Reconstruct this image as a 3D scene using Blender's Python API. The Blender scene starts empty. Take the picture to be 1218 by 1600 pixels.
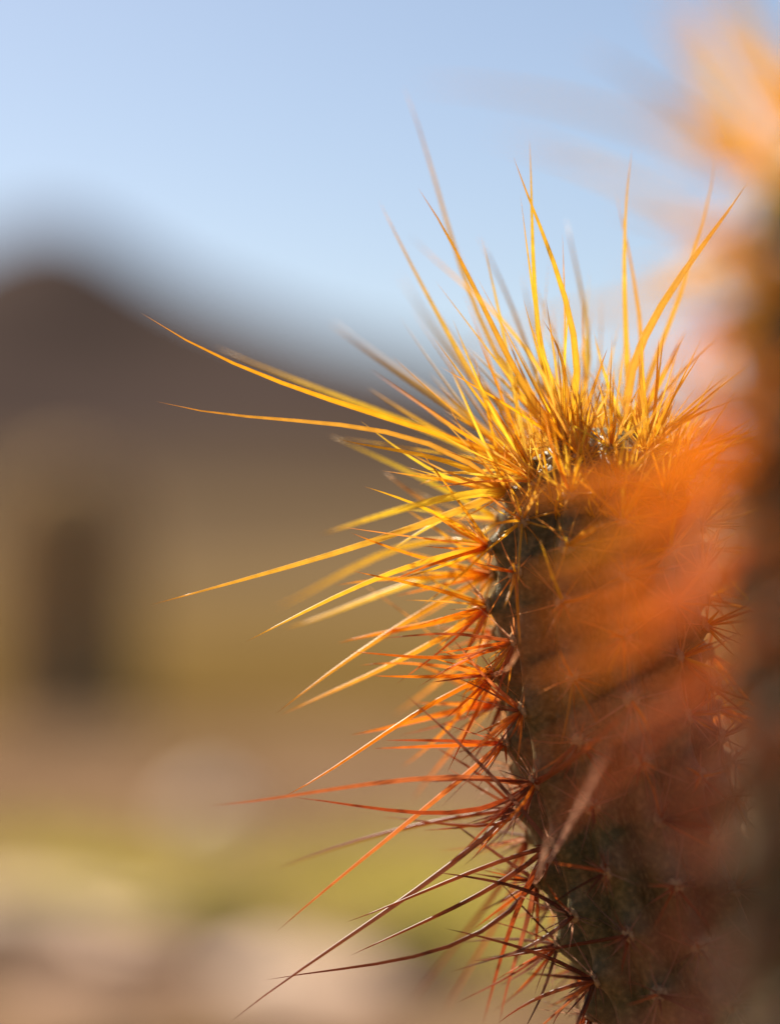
import bpy, bmesh, math, random
import numpy as np
from mathutils import Vector, Matrix, noise
random.seed(7)
R = math.radians
sc = bpy.context.scene
C = sc.collection

# ------------------------------------------------------------------ camera
CAM_H = 0.90
PITCH = 160 * 0.28235 / 1218
K = 0.28235 / 1218                       # metres per photo pixel per metre of depth
cam_d = bpy.data.cameras.new('camera'); cam = bpy.data.objects.new('camera', cam_d); C.objects.link(cam)
cam.location = (0, 0, CAM_H); cam.rotation_euler = (math.pi/2 + PITCH, 0, 0)
cam_d.sensor_fit = 'HORIZONTAL'; cam_d.sensor_width = 24; cam_d.lens = 85
cam_d.clip_start = 0.02; cam_d.clip_end = 20000
cam_d.dof.use_dof = True; cam_d.dof.focus_distance = 1.052; cam_d.dof.aperture_fstop = 1.8
sc.camera = cam

# ------------------------------------------------------------------ sky, sun, exposure
SUN_AZ = R(-36)        # measured from the view direction, negative = to the left
SUN_EL = R(45)
world = bpy.data.worlds.new('World'); sc.world = world; world.use_nodes = True
nt = world.node_tree
bg = nt.nodes['Background']
sky = nt.nodes.new('ShaderNodeTexSky'); sky.sky_type = 'NISHITA'; sky.sun_disc = False
sky.sun_elevation = SUN_EL; sky.sun_rotation = SUN_AZ
sky.altitude = 2000; sky.air_density = 0.98; sky.dust_density = 5.0; sky.ozone_density = 0.3
nt.links.new(sky.outputs[0], bg.inputs[0]); bg.inputs[1].default_value = 0.050
sun_d = bpy.data.lights.new('sun', 'SUN'); sun = bpy.data.objects.new('sun', sun_d); C.objects.link(sun)
sun_d.energy = 5.0; sun_d.angle = R(0.5); sun_d.color = (1.0, 0.90, 0.74)
to_sun = Vector((math.sin(SUN_AZ)*math.cos(SUN_EL), math.cos(SUN_AZ)*math.cos(SUN_EL), math.sin(SUN_EL)))
sun.rotation_euler = to_sun.to_track_quat('Z', 'Y').to_euler(); sun.location = (-2, 4, 6)
sc.view_settings.view_transform = 'Standard'; sc.view_settings.look = 'None'
sc.view_settings.exposure = 1.20; sc.view_settings.gamma = 1.0
sc.render.engine = 'CYCLES'
sc.cycles.use_denoising = True
sc.cycles.max_bounces = 12; sc.cycles.transparent_max_bounces = 16; sc.cycles.sample_clamp_direct = 8; sc.cycles.sample_clamp_indirect = 6; sc.cycles.transmission_bounces = 8; sc.cycles.diffuse_bounces = 5

# ------------------------------------------------------------------ helpers
FWD = Vector((0, math.cos(PITCH), math.sin(PITCH))); UPV = Vector((0, -math.sin(PITCH), math.cos(PITCH)))
ORI = Vector((0, 0, CAM_H))
def P(px, py, depth):
    return ORI + FWD*depth + Vector((1,0,0))*((px-609)*K*depth) + UPV*((800-py)*K*depth)
def to_px(p):
    v = p - ORI; d = v.dot(FWD)
    return 609 + v.x/(K*d), 800 - v.dot(UPV)/(K*d), d
def on_ground(px, py):
    v = P(px, py, 1.0) - ORI; t = -CAM_H / v.z
    q = ORI + v*t; q.z = 0
    return q
def lerp(a, b, t): return a + (b-a)*t
def mixc(a, b, t): return tuple(lerp(x, y, t) for x, y in zip(a, b))
def sstep(a, b, x):
    t = min(1, max(0, (x-a)/(b-a))); return t*t*(3-2*t)
def interp(tab, x):
    if x <= tab[0][0]: return tab[0][1]
    for (a, va), (b, vb) in zip(tab, tab[1:]):
        if x <= b: return lerp(va, vb, (x-a)/(b-a))
    return tab[-1][1]
def mesh_from(name, verts, faces, mat, smooth=True, tint=None):
    me = bpy.data.meshes.new(name); me.from_pydata([tuple(v) for v in verts], [], faces)
    if tint is not None:
        a = me.attributes.new('tint', 'FLOAT_COLOR', 'POINT')
        flat = []
        for c in tint: flat += [c[0], c[1], c[2], 1.0]
        a.data.foreach_set('color', flat)
    if smooth: me.polygons.foreach_set('use_smooth', [True]*len(me.polygons))
    if mat: me.materials.append(mat)
    me.update()
    return me
def link(name, me, parent=None, loc=(0,0,0)):
    o = bpy.data.objects.new(name, me); C.objects.link(o); o.location = loc
    if parent: o.parent = parent
    return o
def tag(o, label=None, cat=None, group=None, kind=None):
    for k, v in (('label', label), ('category', cat), ('group', group), ('kind', kind)):
        if v: o[k] = v
    return o

# ------------------------------------------------------------------ materials
def new_mat(name):
    m = bpy.data.materials.new(name); m.use_nodes = True
    return m, m.node_tree.nodes, m.node_tree.links, m.node_tree.nodes['Principled BSDF']
def noise_mat(name, cols, scale, rough=0.9, detail=6, bump=0.0, bump_scale=None, dist=0.02, pos=None, spec=0.0):
    m, n, l, b = new_mat(name)
    tc = n.new('ShaderNodeTexCoord'); nz = n.new('ShaderNodeTexNoise')
    nz.inputs['Scale'].default_value = scale; nz.inputs['Detail'].default_value = detail
    l.new(tc.outputs['Object'], nz.inputs['Vector'])
    cr = n.new('ShaderNodeValToRGB'); l.new(nz.outputs['Fac'], cr.inputs[0])
    e = cr.color_ramp.elements
    while len(e) < len(cols): e.new(0.5)
    for i, c in enumerate(cols):
        e[i].position = pos[i] if pos else 0.3 + 0.4*i/(len(cols)-1); e[i].color = (*c, 1)
    l.new(cr.outputs[0], b.inputs['Base Color']); b.inputs['Roughness'].default_value = rough
    b.inputs['Specular IOR Level'].default_value = spec
    if bump:
        n2 = n.new('ShaderNodeTexNoise'); n2.inputs['Scale'].default_value = bump_scale or scale*4; n2.inputs['Detail'].default_value = 6
        l.new(tc.outputs['Object'], n2.inputs['Vector'])
        bp = n.new('ShaderNodeBump'); bp.inputs['Strength'].default_value = bump; bp.inputs['Distance'].default_value = dist
        l.new(n2.outputs['Fac'], bp.inputs['Height']); l.new(bp.outputs[0], b.inputs['Normal'])
    return m
def tint_mat(name, trans, rough=0.35, spec=0.5, trans_gain=(1,1,1), clear=0.0, gloss=0.0):
    """horny / leafy matter: a coloured surface that lets the sun glow through"""
    m, n, l, b = new_mat(name)
    at = n.new('ShaderNodeAttribute'); at.attribute_name = 'tint'
    tc = n.new('ShaderNodeTexCoord'); nz = n.new('ShaderNodeTexNoise'); nz.inputs['Scale'].default_value = 260
    l.new(tc.outputs['Object'], nz.inputs['Vector'])
    mr = n.new('ShaderNodeMapRange'); mr.inputs[3].default_value = 0.75; mr.inputs[4].default_value = 1.15
    l.new(nz.outputs['Fac'], mr.inputs[0])
    mx = n.new('ShaderNodeVectorMath'); mx.operation = 'SCALE'
    l.new(at.outputs['Color'], mx.inputs[0]); l.new(mr.outputs[0], mx.inputs['Scale'])
    l.new(mx.outputs[0], b.inputs['Base Color'])
    b.inputs['Roughness'].default_value = rough; b.inputs['Specular IOR Level'].default_value = spec
    tr = n.new('ShaderNodeBsdfTranslucent')
    g = n.new('ShaderNodeVectorMath'); g.operation = 'MULTIPLY'; g.inputs[1].default_value = trans_gain
    l.new(mx.outputs[0], g.inputs[0]); l.new(g.outputs[0], tr.inputs[0])
    ms = n.new('ShaderNodeMixShader'); ms.inputs[0].default_value = trans
    if clear:
        tp = n.new('ShaderNodeBsdfTransparent'); l.new(mx.outputs[0], tp.inputs[0])
        m2 = n.new('ShaderNodeMixShader'); m2.inputs[0].default_value = clear
        l.new(tr.outputs[0], m2.inputs[1]); l.new(tp.outputs[0], m2.inputs[2]); tr = m2
    l.new(b.outputs[0], ms.inputs[1]); l.new(tr.outputs[0], ms.inputs[2])
    if gloss:
        fr = n.new('ShaderNodeFresnel'); fr.inputs[0].default_value = 1.4
        gl = n.new('ShaderNodeBsdfGlossy'); gl.inputs['Roughness'].default_value = gloss
        m3 = n.new('ShaderNodeMixShader'); l.new(fr.outputs[0], m3.inputs[0]); l.new(ms.outputs[0], m3.inputs[1]); l.new(gl.outputs[0], m3.inputs[2]); ms = m3
    l.new(ms.outputs[0], n['Material Output'].inputs['Surface'])
    return m
M_SPINE = tint_mat('spine_horn', 0.87, 0.30, 0.6, clear=0.43)
M_GRASS = tint_mat('grass_blade', 0.45, 0.6, 0.2)
M_STEM = noise_mat('cactus_skin', [(0.053,0.049,0.016),(0.100,0.081,0.028),(0.200,0.141,0.058)], 420, 0.5, detail=10, bump=0.5, bump_scale=1400, dist=0.0006, spec=0.3)
M_STEM_FAR = noise_mat('far_cactus_skin', [(0.340,0.241,0.113),(0.556,0.368,0.182)], 6, 0.7)
M_FELT = noise_mat('areole_felt', [(0.20,0.12,0.06),(0.42,0.30,0.17)], 800, 0.95)
M_SOIL = noise_mat('pink_soil', [(0.090,0.053,0.030),(0.145,0.086,0.049),(0.206,0.132,0.077)], 1.6, 0.95, detail=3, bump=0.6, bump_scale=25, pos=[.40,.50,.60])
M_PLAIN = noise_mat('dry_grass_soil', [(0.073,0.045,0.013),(0.107,0.066,0.020),(0.142,0.089,0.028)], 0.25, 0.95)
M_HILL = noise_mat('foothill_scrub', [(0.103,0.068,0.031),(0.138,0.091,0.041),(0.172,0.114,0.051)], 0.03, 0.95)
M_RIDGE = noise_mat('ridge_scree', [(0.060,0.041,0.025),(0.081,0.056,0.034)], 0.01, 0.95)
M_LOW = noise_mat('low_hill_scrub', [(0.084,0.057,0.035),(0.116,0.081,0.049)], 0.02, 0.95)
M_MOUNT = noise_mat('mountain_rock', [(0.050,0.037,0.033),(0.070,0.050,0.043)], 0.004, 0.95)

# ------------------------------------------------------------------ terrain
def sheet(name, x0, x1, y0, y1, nx, ny, hf, mat):
    vs, fs = [], []
    for j in range(ny+1):
        for i in range(nx+1):
            x = lerp(x0, x1, i/nx); y = lerp(y0, y1, j/ny); vs.append((x, y, hf(x, y)))
    for j in range(ny):
        for i in range(nx):
            a = j*(nx+1)+i; fs.append((a, a+1, a+nx+2, a+nx+1))
    return tag(link(name, mesh_from(name, vs, fs, mat)), kind='structure')
sheet('ground', -6000, 6000, -3000, 9000, 4, 4, lambda x, y: 0.0, M_SOIL)
# a plain of dry grass that begins some twenty metres out, with an uneven edge
def plain():
    n = 60; vs, fs = [], []
    for i in range(n+1):
        x = lerp(-60, 60, i/n); e = 23 + 2.5*noise.noise(Vector((x*0.15, 3, 0))) + 1.2*noise.noise(Vector((x*0.6, 9, 0)))
        vs.append((x, e, 0.004)); vs.append((x*12, 320, 0.004))
    for i in range(n): fs.append((2*i, 2*i+2, 2*i+3, 2*i+1))
    tag(link('dry_grass_plain', mesh_from('dry_grass_plain', vs, fs, M_PLAIN)), kind='structure')
plain()
def ridge(name, dist, front, back, prof, mat, rough, nx=200, ny=34):
    half = dist*0.75
    def hf(x, y):
        px = 609 + x/(K*dist)
        h = max(0, (960-interp(prof, px))*K*dist)
        t = (y-(dist-front))/front if y < dist else 1-(y-dist)/back
        t = max(0, min(1, t))
        s = t**0.8
        f = noise.fractal(Vector((x/dist*9, y/dist*9, dist)), 0.9, 2.0, 6)
        return h*s*(1+rough*f*(1-t*0.75)) - 0.3
    return sheet(name, -half, half, dist-front, dist+back, nx, ny, hf, mat)
ridge('foothill', 300, 170, 120, [(-900,890),(0,860),(300,885),(700,860),(1300,870),(2200,890)], M_HILL, 0.12, ny=29)
ridge('low_hill', 560, 260, 200, [(-1200,770),(-100,790),(250,775),(600,790),(1000,770),(2000,800)], M_LOW, 0.14, ny=46)
ridge('ridge', 900, 450, 300, [(-1500,680),(-200,695),(200,715),(500,700),(900,720),(1800,740)], M_RIDGE, 0.15, ny=30)
ridge('mountain', 2200, 1000, 700, [(-1600,500),(-500,440),(-80,400),(-10,350),(50,333),(110,340),(160,368),(240,425),(340,470),(470,510),(650,558),(820,615),(1200,700),(2500,760)], M_MOUNT, 0.16)

# ------------------------------------------------------------------ spines
def tube(pts, radii, sides):
    """tapered tube through pts ending in a point; returns verts, faces, ring index of each vert"""
    vs, fs, ri = [], [], []
    n = len(pts); ref = Vector((0.31, 0.83, 0.46))
    for i, p in enumerate(pts[:-1]):
        t = (pts[i+1]-p).normalized() if i == 0 else (pts[i+1]-pts[i-1]).normalized()
        u = t.cross(ref).normalized(); w = t.cross(u)
        for k in range(sides):
            a = 2*math.pi*k/sides
            vs.append(p + (u*math.cos(a)+w*math.sin(a))*radii[i]); ri.append(i)
    vs.append(pts[-1].copy()); ri.append(n-1)
    for i in range(n-2):
        for k in range(sides):
            a = i*sides+k; b = i*sides+(k+1) % sides
            fs.append((a, b, b+sides, a+sides))
    for k in range(sides):
        fs.append(((n-2)*sides+k, (n-2)*sides+(k+1) % sides, len(vs)-1))
    return vs, fs, ri
def catmull(pts, n):
    q = [pts[0]*2-pts[1]] + list(pts) + [pts[-1]*2-pts[-2]]
    seg = len(pts)-1; out = []
    for i in range(n+1):
        t = i/n*seg; k = min(int(t), seg-1); f = t-k
        a, b, c, d = q[k:k+4]
        out.append(0.5*((2*b)+(-a+c)*f+(2*a-5*b+4*c-d)*f*f+(-a+3*b-3*c+d)*f*f*f))
    return out
def bezier_fit(pts, n):
    """one smooth cubic through a traced polyline, ends kept"""
    a = np.array([tuple(p) for p in pts]); seg = np.linalg.norm(np.diff(a, axis=0), axis=1)
    t = np.concatenate([[0], np.cumsum(seg)])/seg.sum()
    if len(pts) < 4:
        tt = np.linspace(0, 1, 8); a = np.stack([np.interp(tt, t, a[:, k]) for k in range(3)], 1); t = tt
    w = np.ones(len(t)); w[1] = 0.5
    b = np.stack([3*(1-t)**2*t, 3*(1-t)*t*t], 1); rhs = a-np.outer((1-t)**3, a[0])-np.outer(t**3, a[-1])
    reg = np.array([[2, -1], [-1, 2]])*0.04
    rr_ = np.array([a[0], a[-1]])*0.04
    M = np.concatenate([b*w[:, None], reg]); V = np.concatenate([rhs*w[:, None], rr_])
    c, *_ = np.linalg.lstsq(M, V, rcond=None)
    u = np.linspace(0, 1, n+1)[:, None]
    q = (1-u)**3*a[0]+3*(1-u)**2*u*c[0]+3*(1-u)*u*u*c[1]+u**3*a[-1]
    return [Vector(x) for x in q]
YELLOW = (0.98,0.755,0.205); GOLD = (0.98,0.635,0.10); ORANGE = (0.96,0.46,0.07); RED = (0.60,0.24,0.10); BROWN = (0.26,0.125,0.085); PALE = (0.78,0.60,0.48)
def age_colour(age):
    """spine colour from the young straw-yellow apex (0) to old red-brown areoles (1)"""
    tab = [YELLOW, GOLD, ORANGE, RED, BROWN]
    x = max(0, min(0.999, age))*(len(tab)-1); k = int(x)
    return mixc(tab[k], tab[k+1], x-k)
def spine_geo(pts, r, age, sides=5, nseg=6, tip_dark=0.5, pale=0.0):
    pp = catmull(pts, nseg)
    rad = []
    for i in range(nseg+1):
        t = i/nseg
        rad.append(r*(1.15 if i == 0 else 1.0)*(1-t**1.95)**0.92 if t < 1 else 0)
    vs, fs, ri = tube(pp, rad, sides)
    base = mixc(age_colour(age), PALE, pale); jit = 0.88+0.28*((pts[-1].x*9173+pts[-1].z*5113) % 1.0)
    base = tuple(min(.98, c*jit) for c in base)
    tipc = mixc(base, (0.45,0.14,0.06), tip_dark)
    cols = []
    for i in ri:
        t = i/nseg; cols.append(mixc(base, tipc, t**5))
    return vs, fs, cols

# ------------------------------------------------------------------ cactus builder
class Cactus:
    def __init__(s, name, label, cat, path, radius, ribs, step, seg_up=3, rib_depth=0.22, twist=0.0, s_top=None):
        s.root = bpy.data.objects.new(name, None); C.objects.link(s.root)
        s.origin = Vector(path[0]); s.root.location = s.origin; s.root.empty_display_size = 0.05
        tag(s.root, label, cat)
        s.path = catmull([Vector(p) for p in path], 220)
        s.acc = [0.0]
        for a, b in zip(s.path, s.path[1:]): s.acc.append(s.acc[-1]+(b-a).length)
        s.L = s.acc[-1]; s.R = radius; s.N = ribs; s.step = step; s.rib_depth = rib_depth; s.twist = twist
        s.areoles = []     # (pos, normal, up, distance from apex)
        s.big = []; s.small = []; s.rj = random.Random(ribs*31)
    def centre(s, t):
        t = max(0, min(s.L, t)); lo = 0; hi = len(s.acc)-1
        while hi-lo > 1:
            m = (lo+hi)//2
            if s.acc[m] <= t: lo = m
            else: hi = m
        f = (t-s.acc[lo])/max(1e-9, s.acc[hi]-s.acc[lo])
        return s.path[lo].lerp(s.path[hi], f), (s.path[hi]-s.path[lo]).normalized()
    def rad(s, d):          # d = distance below the apex
        h = s.R*1.3
        if d >= h: return s.R(d) if callable(s.R) else s.R
        x = 1-d/h
        return s.R*max(0, 1-x**2.05)**0.5
    def point(s, d, th, lift=0.0):
        c, t = s.centre(s.L-d)
        u = t.cross(Vector((0,1,0))).normalized(); w = t.cross(u)
        r = s.rad(d); n = s.N*th/2
        crest = abs(math.cos(n))**0.75
        k = sstep(0, s.R*0.9, d)
        dep = s.rib_depth*(0.45+0.55*k)
        kth = round(th*s.N/(2*math.pi)); off = 0.5 if kth % 2 else 0.0
        ph = s.phase(d)+off; fr = abs(ph-round(ph))
        bump = math.exp(-(fr/0.2)**2)*crest**3
        rr = r*(1-dep+dep*crest)*(1+0.11*bump-.02) + lift
        return c + (u*math.cos(th+s.twist)+w*math.sin(th+s.twist))*rr
    def phase(s, d):        # areole index along a rib; areoles crowd together near the apex
        a = s.R*0.9
        return d/s.step + 1.3*(1-math.exp(-d/a*1.6))
    def build_stem(s, mat, d_fine, per_rib=8):
        seg = s.N*per_rib; ds = []; d = 0.0
        while d < s.L:
            ds.append(d)
            d += 0.0012 if d < 0.02 else (0.003 if d < d_fine else 0.02)
        ds.append(s.L)
        vs, fs = [], []
        for d in ds:
            for k in range(seg): vs.append(s.point(max(d, 1e-4), 2*math.pi*k/seg)-s.origin)
        for j in range(len(ds)-1):
            for k in range(seg):
                a = j*seg+k; b = j*seg+(k+1) % seg
                fs.append((a, a+seg, b+seg, b))
        vs.append(s.point(0, 0)-s.origin); fs += [(k, (k+1) % seg, len(vs)-1) for k in range(seg)]
        s.stem = link('stem', mesh_from('stem', vs, fs, mat), s.root)
    def place_areoles(s, d_max):
        for k in range(s.N):
            th = 2*math.pi*k/s.N; off = 0.5 if k % 2 else 0.0
            d = 0.0006
            last = s.phase(d)+off
            while d < d_max:
                d2 = d+0.0006; ph = s.phase(d2)+off
                if math.floor(ph) != math.floor(last):
                    th0 = th; th = th+s.rj.uniform(-.05, .05); d0 = d2; d2 = max(.001, d2+s.rj.uniform(-.09, .09)*s.step)
                    p = s.point(d2, th); e = 0.003
                    du = s.point(max(0.0003, d2-e), th)-s.point(d2+e, th)
                    dv = s.point(d2, th+0.03)-s.point(d2, th-0.03)
                    c, t = s.centre(s.L-d2)
                    n = du.cross(dv).normalized()
                    out = (p-c) + t*max(0, (s.R*0.9-d2))
                    if n.dot(out) < 0: n = -n
                    up = (t-n*t.dot(n)); up = up.normalized() if up.length > 1e-3 else Vector((0,1,0))
                    s.areoles.append((p, n, up, d2)); th = th0; d2 = d0
                d = d2; last = ph
    def areole_pads(s, mesh, limit):
        for p, n, up, d in s.areoles[:limit]:
            o = link('areole', mesh, s.stem, p-s.origin-n*0.0008)
            q = n.to_track_quat('Z', 'Y'); o.rotation_mode = 'QUATERNION'; o.rotation_quaternion = q
            f = 0.75+0.25*min(1, d/0.03); o.scale = (f, f, f)
    def add(s, pts, r, age, score, **kw): s.big.append((score, pts, r, age, kw))
    def finish(s, keep, stuff_name):
        s.big.sort(key=lambda a: -a[0])
        for sco, pts, r, age, kw in s.big[:keep]:
            o0 = pts[0]
            vs, fs, cols = spine_geo([p-o0 for p in pts], r, age, **kw)
            link('spine', mesh_from('spine', vs, fs, M_SPINE, tint=cols), s.root, o0-s.origin)
        rest = s.big[keep:]+s.small
        V, F, T = [], [], []
        for sco, pts, r, age, kw in rest:
            kw = dict(kw); kw['sides'] = 4; kw['nseg'] = 4
            vs, fs, cols = spine_geo([p-s.origin for p in pts], r, age, **kw)
            b = len(V); V += vs; F += [tuple(i+b for i in f) for f in fs]; T += cols
        if V: tag(link(stuff_name, mesh_from(stuff_name, V, F, M_SPINE, tint=T), s.root), kind='stuff')
def grow(rng, p, n, direction, length, bend, sag=0.0):
    """a gently curved spine of three control points"""
    a = p-n*0.001; side = direction.cross(Vector((rng.uniform(-1,1), rng.uniform(-1,1), rng.uniform(-1,1)))).normalized()
    mid = a+direction*length*0.5+side*length*bend
    return [a, mid, a+direction*length+Vector((0,0,-sag*length))]
def radial_dir(n, up, ang, splay):
    w = n.cross(up)
    return (n*math.cos(splay)+(up*math.cos(ang)+w*math.sin(ang))*math.sin(splay)).normalized()

bm = bmesh.new(); bmesh.ops.create_icosphere(bm, subdivisions=2, radius=1)
rr = random.Random(3)
for v in bm.verts:
    v.co *= rr.uniform(0.85, 1.12); v.co.x *= 0.0032; v.co.y *= 0.0036; v.co.z *= 0.0017
pad = bpy.data.meshes.new('areole'); bm.to_mesh(pad); bm.free(); pad.materials.append(M_FELT)
pad.polygons.foreach_set('use_smooth', [True]*len(pad.polygons))

# ------------------------------------------------------------------ the cactus in focus
D0 = 1.072
apexline = [(935,668),(938,750),(935,850),(935,950),(942,1050),(957,1150),(980,1250),(1008,1350),(1045,1450),(1090,1550),(1142,1650),(1215,1800),(1320,2050)]
path = [P(x, y, D0) for x, y in apexline]
b0 = path[-1]
path += [Vector((b0.x+0.05, b0.y+0.01, b0.z*0.62)), Vector((b0.x+0.075, b0.y+0.015, b0.z*0.3)), Vector((b0.x+0.085, b0.y+0.02, -0.02))]
path.reverse()
A = Cactus('columnar_cactus', 'sharp young leaning cactus stem with glowing yellow spines round its rounded tip', 'cactus', path, 0.0405, 12, 0.0245, twist=R(8))
A.build_stem(M_STEM, 0.32)
A.place_areoles(0.30)
A.areole_pads(pad, 290)
rng = random.Random(11)
# traced spines: tip first, photo pixels, then depth of the tip against the focus plane (m) and thickness (mm)
HERO = [
 ([(629,130),(660,205),(683,290),(700,365),(738,467),(775,555),(812,615)], .075, 1.1),
 ([(652,292),(692,354),(727,424),(760,483),(792,559),(825,618)], .012, 1.25),
 ([(592,313),(630,381),(663,456),(700,527),(738,586),(776,635)], .045, 1.2),
 ([(752,370),(768,435),(781,500),(792,548),(803,613)], .03, 1.0),
 ([(744,365),(775,420),(798,480),(830,560)], .09, 1.0),
 ([(827,216),(830,305),(832,370),(836,467),(846,559),(854,613)], .018, 1.1),
 ([(801,243),(830,311),(854,386),(879,467),(900,543),(916,602)], .006, 1.35),
 ([(884,338),(900,424),(916,510),(927,575)], .085, 1.2),
 ([(987,232),(975,316),(977,402),(977,500),(976,570)], .03, 1.1),
 ([(962,300),(987,424),(1000,516),(1008,560)], .05, 1.0),
 ([(1170,281),(1122,343),(1078,413),(1035,483),(992,554),(962,613)], -.015, 1.7),
 ([(1119,235),(1105,316),(1089,381),(1062,462),(1030,543),(1008,597)], .05, 1.1),
 ([(1073,516),(1048,565),(1024,613)], .02, .9),
 ([(825,500),(838,530),(852,559)], -.02, .9),
 ([(846,497),(873,548),(884,602)], .0, .9),
 ([(814,424),(830,500),(850,580)], .09, .9),
 ([(949,543),(933,586),(920,630)], .0, .9),
 ([(927,516),(940,570),(960,629)], .02, .9),
 ([(515,500),(580,548),(650,600),(700,630),(745,660)], .15, 1.6),
 ([(620,425),(660,485),(700,540),(745,600)], .17, 1.4),
 ([(636,365),(695,424),(744,462),(792,505),(830,560)], -.09, .9),
 ([(219,488),(264,516),(323,546),(387,578),(446,603),(505,622),(565,639),(624,657),(683,676),(742,701)], .0, 1.3),
 ([(335,541),(397,568),(476,598),(555,630),(640,660),(720,695)], .075, 1.3),
 ([(243,627),(299,638),(367,649),(446,657),(515,664),(584,672),(653,684),(722,706)], .0, 1.1),
 ([(513,679),(569,704),(624,731),(678,755)], .07, 1.1),
 ([(525,686),(594,699),(653,711),(717,721),(791,740)], -.01, 1.15),
 ([(574,605),(619,635),(673,667),(732,701)], .05, 1.1),
 ([(688,606),(717,632),(755,672)], .03, .9),
 ([(665,640),(707,669),(766,696)], .02, .9),
 ([(562,657),(594,679),(643,716),(693,745)], .01, .8),
 ([(653,757),(712,745),(770,745)], .02, 1.3),
 ([(599,736),(643,770),(678,795),(720,815)], .06, 1.1),
 ([(569,760),(619,777),(673,797),(732,817),(762,829)], .0, .9),
 ([(498,836),(569,814),(643,790),(717,775),(780,750)], -.065, 1.5),
 ([(233,946),(299,928),(363,910),(436,891),(505,869),(574,846),(633,829),(693,814),(766,792)], .0, 1.35),
 ([(427,952),(496,918),(584,873),(660,835)], .13, 1.3),
 ([(382,1004),(446,972),(520,933),(594,903),(668,871),(742,846)], .0, 1.1),
 ([(436,984),(535,952),(624,918),(700,890)], .065, 1.2),
 ([(547,832),(619,859),(683,878),(732,898)], .0, .9),
 ([(523,915),(594,905),(660,904),(727,903)], .02, 1.0),
 ([(550,892),(609,905),(673,918),(732,928)], -.005, .9),
 ([(527,1005),(594,989),(668,977),(727,969)], .03, 1.3),
 ([(430,1116),(515,1051),(574,1011),(633,972),(693,937),(740,915)], .01, 1.1),
 ([(435,1119),(497,1092),(576,1052),(668,1017),(735,985)], .035, 1.1),
 ([(545,1018),(619,1024),(737,1026)], .01, .9),
 ([(560,1040),(650,1035),(737,1030)], .02, .9),
 ([(579,1056),(670,1058),(766,1063)], .005, 1.0),
 ([(546,1149),(620,1134),(694,1114),(773,1094)], .025, 1.5),
 ([(630,1083),(674,1121),(733,1178),(793,1237),(827,1279)], -.02, 1.0),
 ([(598,1157),(690,1157),(788,1156)], .01, .9),
 ([(581,1170),(680,1166),(783,1162)], .02, 1.0),
 ([(437,1249),(497,1215),(571,1168),(640,1121),(709,1075),(765,1040)], .0, 1.0),
 ([(322,1260),(423,1247),(507,1240),(566,1225),(625,1217),(724,1217),(817,1208)], -.03, 1.2),
 ([(458,1246),(546,1259),(665,1267),(773,1277),(822,1284)], -.01, 1.1),
 ([(596,1277),(674,1286),(750,1288),(822,1289)], .03, .9),
 ([(432,1456),(497,1400),(566,1343),(635,1286),(694,1242),(743,1203),(783,1183)], .0, 1.1),
 ([(428,1360),(522,1326),(605,1301),(674,1286),(760,1270)], .06, 1.0),
 ([(539,1442),(620,1412),(704,1375),(783,1346),(837,1331)], .0, 1.0),
 ([(546,1494),(620,1461),(704,1419),(783,1385),(852,1355)], .0, 1.1),
 ([(359,1598),(423,1552),(482,1508),(536,1469),(615,1410),(684,1368),(753,1333),(822,1299)], -.015, 1.2),
 ([(413,1532),(497,1520),(596,1503),(694,1481),(773,1459),(857,1429)], .0, 1.0),
 ([(674,1362),(743,1373),(817,1387),(866,1400)], -.005, .9),
 ([(694,1451),(768,1469),(832,1486),(891,1503)], -.01, .9),
 ([(738,1502),(817,1488),(900,1471)], -.01, .9),
 ([(753,1605),(770,1540),(795,1460),(812,1398),(835,1335)], .04, 1.1),
 ([(780,1600),(795,1530),(818,1465),(845,1400)], .03, 1.0),
 ([(777,1600),(840,1557),(901,1521)], .0, 1.0),
 ([(862,1605),(880,1570),(900,1530)], .0, .9),
 ([(905,1605),(917,1570),(929,1525)], -.01, .9),
 ([(737,1503),(820,1490),(927,1468)], .02, .8),
 ([(640,1570),(700,1490),(770,1405),(830,1340)], .13, 1.1),
 ([(690,1590),(740,1500),(800,1400),(840,1330)], .12, 1.0),
 ([(610,1120),(660,1085),(720,1035),(768,1000)], .10, 1.1),
 ([(640,1255),(690,1190),(745,1120),(775,1075)], .09, 1.0),
 ([(625,1200),(690,1150),(745,1105),(780,1070)], .06, 1.0),
 ([(600,865),(650,835),(700,805),(755,775)], .02, .9),
 # seen against the body, pointing toward the lens
 ([(812,1010),(795,1045),(780,1060)], -.07, 1.0),
 ([(955,1150),(925,1215),(885,1300),(860,1340)], -.17, 1.1),
 ([(868,1290),(855,1315),(850,1340)], -.14, 1.1),
 ([(1010,1085),(960,1130),(905,1180),(890,1215)], -.09, 1.2),
]
proj = []
for i, (p, n, up, d) in enumerate(A.areoles):
    x, y, z = to_px(p); proj.append((x, y, z, n.dot(FWD), i))
used_len = {}
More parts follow.
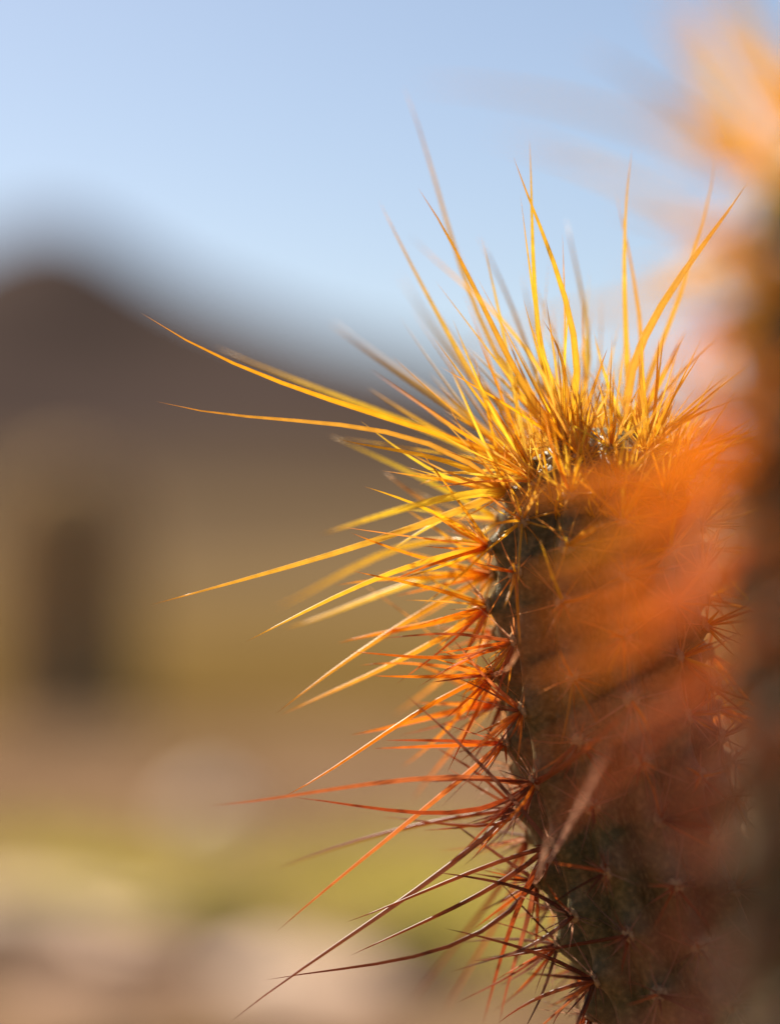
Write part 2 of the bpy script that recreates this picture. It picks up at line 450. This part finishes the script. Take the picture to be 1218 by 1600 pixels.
for pts, dz, th in HERO:
    rx, ry = pts[-1]; px, py = pts[-2]
    # carry the traced line a little further in, then take the areole nearest to it
    best = None
    for x, y, z, nf, i in proj:
        hidden = 1 if nf > (0.25 if dz < 0.05 else 0.75) else 0
        want = -0.25 if dz < 0 else (0.0 if dz < 0.03 else 0.3)
        ahead = ((x-rx)*(rx-px)+(y-ry)*(ry-py))/max(1, math.hypot(rx-px, ry-py))
        off = math.hypot(x-rx, y-ry)
        cost = off + (60 if ahead < -10 else 0) + 400*hidden + 60*abs(nf-want)
        if best is None or cost < best[0]: best = (cost, i)
    p, n, up, d = A.areoles[best[1]]
    ax, ay, az = to_px(p)
    seq = [(ax, ay)]
    for q in reversed(pts):
        if math.hypot(q[0]-ax, q[1]-ay) > min(60, .4*math.dist(pts[0], pts[-1])) or q == pts[0]: seq.append(q)
    tot = sum(math.dist(a, b) for a, b in zip(seq, seq[1:])); run = 0; out = []
    for k, q in enumerate(seq):
        if k: run += math.dist(seq[k-1], q)
        t = run/tot
        out.append(P(q[0], q[1], lerp(az, 1.052+dz, t)))
    ty = pts[0][1]; my = ay
    age = interp([(600,0.0),(800,0.14),(900,0.25),(1000,0.42),(1100,0.56),(1200,0.80),(1300,0.86),(1600,0.93)], my) + rng.uniform(-.12, .12)
    out = bezier_fit(out, 7)
    pl = .8 if pts[0] in ((955,1150),(868,1290),(812,1010)) else rng.choice((0, 0, 0, .12, .25))
    A.add(out, th*(0.00110 if ay < 1050 else 0.00100), age, 10+tot, sides=6, nseg=8, pale=pl)
# the rest of each areole: short radials pressed outward, a few medium centrals
for p, n, up, d in A.areoles:
    young = 1-sstep(0.0, 0.075, d)
    x, y, z = to_px(p)
    age = interp([(640,0.0),(780,0.12),(900,0.28),(1000,0.45),(1100,0.56),(1200,0.72),(1300,0.84),(1700,0.93)], y)
    nf = n.dot(FWD)
    nr = rng.randint(7, 13)
    a0 = rng.uniform(0, 6.28); tilt = rng.uniform(-.12, .12)
    for k in range(nr):
        ang = a0+2*math.pi*k/nr+rng.uniform(-.4, .4)
        L = rng.uniform(.010, .030)*(1.0 if rng.random() < .8 else .55)
        pts = grow(rng, p, n, radial_dir(n, up, ang, R(rng.uniform(48, 88))+tilt), L, rng.uniform(-.07, .07))
        A.add(pts, rng.uniform(.00026, .00045), min(1, age+rng.uniform(-.1, .2)), (L*1e3*(1.2 if nf < .2 else .3)), nseg=4, tip_dark=.3, pale=rng.uniform(.3, .9)*(1-.7*young))
    side = 1 if (abs(nf) < .5 and n.x < 0) else 0
    nc = rng.randint(3, 7) + int(7*young) + rng.randint(4, 7)*side
    for k in range(nc):
        ang = rng.uniform(0, 6.28)
        dr = radial_dir(n, up, ang, R(rng.uniform(4, 66)))
        if young > .2: dr = (dr+Vector((0,0,.55*young))).normalized()
        else: dr = (dr+Vector((0,0,rng.uniform(-.6, .15)))).normalized()
        L = (.014+.034*rng.random()**1.3)*(1+.30*young)
        if nf < -0.35: L *= 0.75
        if side and rng.random() < .4: L *= rng.uniform(1.2, 1.7)
        pts = grow(rng, p, n, dr, L, rng.uniform(-.04, .04), rng.uniform(-.05, .05))
        A.add(pts, rng.uniform(.00040, .00085), min(1, age+rng.uniform(-.24, .28)), L*2.2e3*(1 if nf < .4 else .4), nseg=5, pale=rng.choice((0, 0, .1, .3)))
# wool and short bristles crowding the apex
for k in range(330):
    a = rng.uniform(0, 6.28); d = rng.uniform(.002, .036)
    p = A.point(d, a); dr = Vector((math.cos(a)*.4*rng.random()*d/.015, math.sin(a)*.4*rng.random()*d/.015, 1)).normalized()
    c, t = A.centre(A.L-.05); dr = (dr*.35+(p-c).normalized()*.8+Vector((rng.gauss(0,.35), rng.gauss(0,.35), rng.gauss(0,.2)))).normalized()
    pts = grow(rng, p, dr, dr, rng.uniform(.010, .034), rng.uniform(-.08, .08))
    A.small.append((0, pts, rng.uniform(.0002, .0006), rng.uniform(0, .2), {'pale': rng.choice((0, .2, .5))}))
A.finish(300, 'spine_tuft')

# ------------------------------------------------------------------ the blurred cactus close to the lens, at the right edge
DF = 0.72
ap = P(1454, 90, DF)
pf = [Vector((ap.x+.03, ap.y, -.02)), Vector((ap.x+.02, ap.y, .3)), Vector((ap.x+.008, ap.y, .6)), Vector((ap.x, ap.y, .8)), ap]
B = Cactus('columnar_cactus', 'dark blurred cactus stem close to the lens along the right edge', 'cactus', pf, 0.051, 13, 0.024, twist=R(4))
B.build_stem(M_STEM, 0.35, per_rib=6)
B.place_areoles(0.34)
B.areole_pads(pad, 290)
rng = random.Random(23)
for p, n, up, d in B.areoles:
    young = 1-sstep(0.0, 0.08, d)
    x, y, z = to_px(p)
    age = interp([(100,0.14),(500,0.32),(800,0.46),(1000,.66),(1300,.90),(1700,.98)], y)
    vis = 1 if (n.x < .2) else .2
    nr = 9; a0 = rng.uniform(0, 6.28)
    for k in range(nr):
        ang = a0+2*math.pi*k/nr+rng.uniform(-.2, .2); L = rng.uniform(.012, .024)
        B.add(grow(rng, p, n, radial_dir(n, up, ang, R(rng.uniform(55, 82))), L, .03), .0004, min(1, age+rng.uniform(-.08, .1)), L*1e3*vis, nseg=4)
    for k in range((rng.randint(3, 5) if y < 1040 else rng.randint(1, 3)) if n.y > -.25 or young > .3 else rng.randint(1, 3)):
        dr = radial_dir(n, up, rng.uniform(0, 6.28), R(rng.uniform(5, 50)))
        dr = (dr+Vector((0,0,.8*young-.25))).normalized()
        L = rng.uniform(.025, .070)*(1-.3*sstep(150, 350, y)*(1-sstep(600, 800, y)))
        B.add(grow(rng, p, n, dr, L, rng.uniform(-.04, .04)), rng.uniform(.0008, .0012), min(1, age+rng.uniform(-.1, .14)), L*2e3*vis, nseg=5, pale=.1*sstep(900, 1200, y)+.12*(1-sstep(100, 450, y)))
HERO_B = [
 ([(640,128),(860,155),(1060,215),(1230,300)], .80), ([(820,235),(980,280),(1200,380)], .84), ([(1030,40),(1100,140),(1180,240)], .76), ([(1005,-30),(1080,90),(1160,200)], .70), ([(1110,-60),(1150,60),(1210,190)], .74),
 ([(900,70),(1020,135),(1180,240)], .80), ([(950,330),(1060,350),(1200,410)], .82), ([(1060,-40),(1110,80),(1190,210)], .74), ([(980,440),(1080,440),(1200,450)], .80),
 ([(760,205),(960,270),(1190,370)], .76), ([(690,575),(800,515),(1000,480),(1190,455)], .82),
 ([(800,905),(950,850),(1170,770)], .86), ([(845,905),(1000,870),(1180,800)], .84), ([(820,1065),(980,1010),(1180,910)], .86),
 ([(900,1040),(1060,960),(1190,850)], .82), ([(860,865),(1000,805),(1180,730)], .80), ([(840,960),(1000,935),(1180,890)], .84),
 ([(870,800),(1010,770),(1180,720)], .78), ([(850,1010),(1000,985),(1180,940)], .80), ([(880,920),(1000,890),(1180,850)], .80), ([(880,850),(1000,835),(1180,800)], .82),
 ([(860,770),(960,735),(1060,705),(1190,660)], .84), ([(860,985),(1000,925),(1190,830)], .80), ([(980,870),(1080,835),(1190,790)], .78), ([(1000,1010),(1080,960),(1190,900)], .78),
 ([(770,812),(900,760),(1050,712),(1180,670)], .90), ([(785,790),(900,750),(1050,712),(1180,670)], .91), ([(900,790),(1000,755),(1180,690)], .86),
 ([(850,1330),(1000,1150),(1160,1010)], .84), ([(900,1400),(1040,1290),(1170,1180)], .82), ([(930,1560),(1060,1460),(1180,1380)], .80),
 ([(980,1200),(1080,1140),(1180,1080)], .78), ([(960,1480),(1080,1420),(1180,1340)], .80),
]
for pts, dt in HERO_B:
    rx, ry = pts[-1]; best = None
    for p, n, up, d in B.areoles:
        x, y, z = to_px(p)
        cost = math.hypot(x-rx, y-ry)+60*abs(n.y-.1)+(300 if n.x > .3 and d > .05 else 0)
        if best is None or cost < best[0]: best = (cost, p, y, z)
    c, p, y, z = best
    seq = [to_px(p)[:2]]+list(reversed(pts[:-1])); tot = sum(math.dist(a, b) for a, b in zip(seq, seq[1:])); run = 0; out = []
    for k, q in enumerate(seq):
        if k: run += math.dist(seq[k-1], q)
        out.append(P(q[0], q[1], lerp(z, dt, run/tot)))
    B.add(bezier_fit(out, 6), .0011 if ry < 420 else .0014, interp([(100,0.0),(450,.15),(600,0.42),(900,0.52),(1030,.70),(1120,.95)], y), 1e4, nseg=6, pale=.15 if ry < 480 else 0)
B.finish(300, 'spine_tuft')

# ------------------------------------------------------------------ the cactus far off on the plain
g = on_ground(102, 1128); dist = g.length
hh = (1128-718)*K*dist
F = Cactus('columnar_cactus', 'lone dark brown cactus column standing far off on the plain, left', 'cactus',
           [Vector((g.x, g.y, -.05)), Vector((g.x+.01, g.y, hh*.5)), Vector((g.x, g.y, hh))], 0.60, 18, 0.09)
F.build_stem(M_STEM_FAR, hh, per_rib=4)
F.areoles = []; F.place_areoles(hh)
rng = random.Random(5)
for p, n, up, d in F.areoles:
    top = 1-sstep(0, .35, d)
    for k in range(3):
        dr = radial_dir(n, up, rng.uniform(0, 6.28), R(rng.uniform(10, 70))); dr = (dr+Vector((0,0,.6*top))).normalized()
        F.small.append((0, grow(rng, p, n, dr, rng.uniform(.06, .12), .03), .0016, min(1, .8+rng.uniform(-.1, .2)), {'pale': .1}))
F.finish(0, 'spine_tuft')

# ------------------------------------------------------------------ stones on the ground
def stone_mesh(seed, sx, sy, sz, mat):
    bm = bmesh.new(); bmesh.ops.create_icosphere(bm, subdivisions=3, radius=1)
    for v in bm.verts:
        c = v.co.copy()
        f = 1+.30*noise.noise(c*1.1+Vector((seed*7.3, 0, 0)))+.10*noise.noise(c*3.1+Vector((0, seed*3.1, 0)))
        v.co = Vector((c.x*f*sx, c.y*f*sy, max(-.35, c.z*f)*sz))
    me = bpy.data.meshes.new('stone'); bm.to_mesh(me); bm.free(); me.materials.append(mat)
    me.polygons.foreach_set('use_smooth', [True]*len(me.polygons))
    return me
M_PALE = noise_mat('pale_stone', [(0.520,0.378,0.283),(0.702,0.525,0.401)], 9, .85, bump=.5)
M_PINK = noise_mat('pink_stone', [(0.27,0.165,0.115),(0.38,0.25,0.175)], 9, .85, bump=.5)
M_DARK = noise_mat('dark_stone', [(0.07,0.05,0.035),(0.12,0.085,0.06)], 9, .9, bump=.5)
M_WHITE = noise_mat('white_stone', [(0.72,0.60,0.49),(0.86,0.75,0.63)], 9, .7, bump=.3)
STONES = [
 (330,1275,.15,.15,.10,M_WHITE,'small pale round stone lying alone on pinkish soil beyond the grass'),
 (5,1460,.32,.30,.10,M_PALE,'broad pale stone at the left edge in front of the grass'),
 (130,1480,.22,.20,.06,M_PALE,'rounded pale stone just right of the broad pale stone'),
 (480,1560,.24,.22,.08,M_PALE,'pale pink flat stone at the bottom below the long curved spine tips'),
 (110,1560,.26,.22,.06,M_PINK,'large pink stone at the bottom left corner'),
 (290,1530,.14,.14,.04,M_PINK,'middle pink stone of the bottom row'),
 (330,1490,.26,.14,.13,M_DARK,'low dark stone behind the bottom row of stones'),
 (30,1510,.22,.14,.12,M_DARK,'small dark stone behind the bottom left pink stone'),
 (640,1530,.20,.14,.11,M_DARK,'dark stone below the downward pointing spines'),
 (215,1450,.14,.12,.05,M_PALE,'small pale flat stone between the grass and the rounded pale stone'),
 (400,1440,.10,.09,.05,M_PINK,'small pink stone at the near edge of the grass'),
 (560,1590,.17,.16,.05,M_PINK,'pink stone at the bottom beside the cactus'),
]
for i, (px, py, sx, sy, sz, m, lab) in enumerate(STONES):
    q = on_ground(px, py)
    o = link('stone', stone_mesh(i+1, sx, sy, sz, m), None, q+Vector((0,0,.2*sz))); o.rotation_euler.z = i*1.3
    tag(o, lab, 'stone', 'stones lying on the ground')

# ------------------------------------------------------------------ gravel and grass
rng = random.Random(9)
def gravel(n, name, mat):
    V, Fc = [], []
    for _ in range(n):
        y = 4.5+rng.random()**1.5*20; x = rng.uniform(-.26, .26)*y*1.0
        r = rng.uniform(.012, .035); a = rng.uniform(0, 6.28); b = len(V)
        for k in range(5):
            t = a+k*1.2566; f = rng.uniform(.7, 1.2); V.append((x+math.cos(t)*r*f, y+math.sin(t)*r*f, -.002))
        for k in range(5):
            t = a+k*1.2566; f = rng.uniform(.4, .8); V.append((x+math.cos(t)*r*f, y+math.sin(t)*r*f, r*rng.uniform(.5, .8)))
        for k in range(5): Fc.append((b+k, b+(k+1) % 5, b+5+(k+1) % 5, b+5+k))
        Fc.append(tuple(b+5+k for k in range(5)))
    tag(link(name, mesh_from(name, V, Fc, mat, smooth=False)), 'pinkish gravel strewn over the soil', 'gravel', kind='stuff')
gravel(2500, 'gravel', noise_mat('gravel_stone', [(0.176,0.100,0.058),(0.320,0.192,0.115),(0.480,0.338,0.230)], 5, .9))
def grass(n, name, lab, patches, cols, hmin, hmax):
    V, Fc, T = [], [], []
    for _ in range(n):
        px, py, wx, wy = rng.choice(patches)
        q = on_ground(max(-500, px+rng.gauss(0, wx)), max(1060, py+rng.gauss(0, wy)))
        h = rng.uniform(hmin, hmax); a = rng.uniform(0, 6.28); w = rng.uniform(.002, .004)
        lean = Vector((rng.gauss(0, .35), rng.gauss(0, .35), 0))*h
        u = Vector((math.cos(a), math.sin(a), 0))*w
        b = len(V); V += [q-u, q+u, q+lean*.4+Vector((0,0,h*.6))+u*.7, q+lean*.4+Vector((0,0,h*.6))-u*.7, q+lean+Vector((0,0,h))]
        Fc += [(b, b+1, b+2, b+3), (b+3, b+2, b+4)]
        c = mixc(cols[0], cols[1], rng.random()); T += [c]*5
    tag(link(name, mesh_from(name, V, Fc, M_GRASS, tint=T)), lab, 'grass', kind='stuff')
grass(9000, 'grass', 'low yellow green grass growing in patches on the soil',
      [(60,1345,90,16),(190,1380,90,20),(520,1390,110,28),(640,1370,80,30),(330,1405,90,18),(700,1430,80,40),(820,1450,120,50)], ((.43,.37,.06),(.56,.46,.11)), .03, .08)
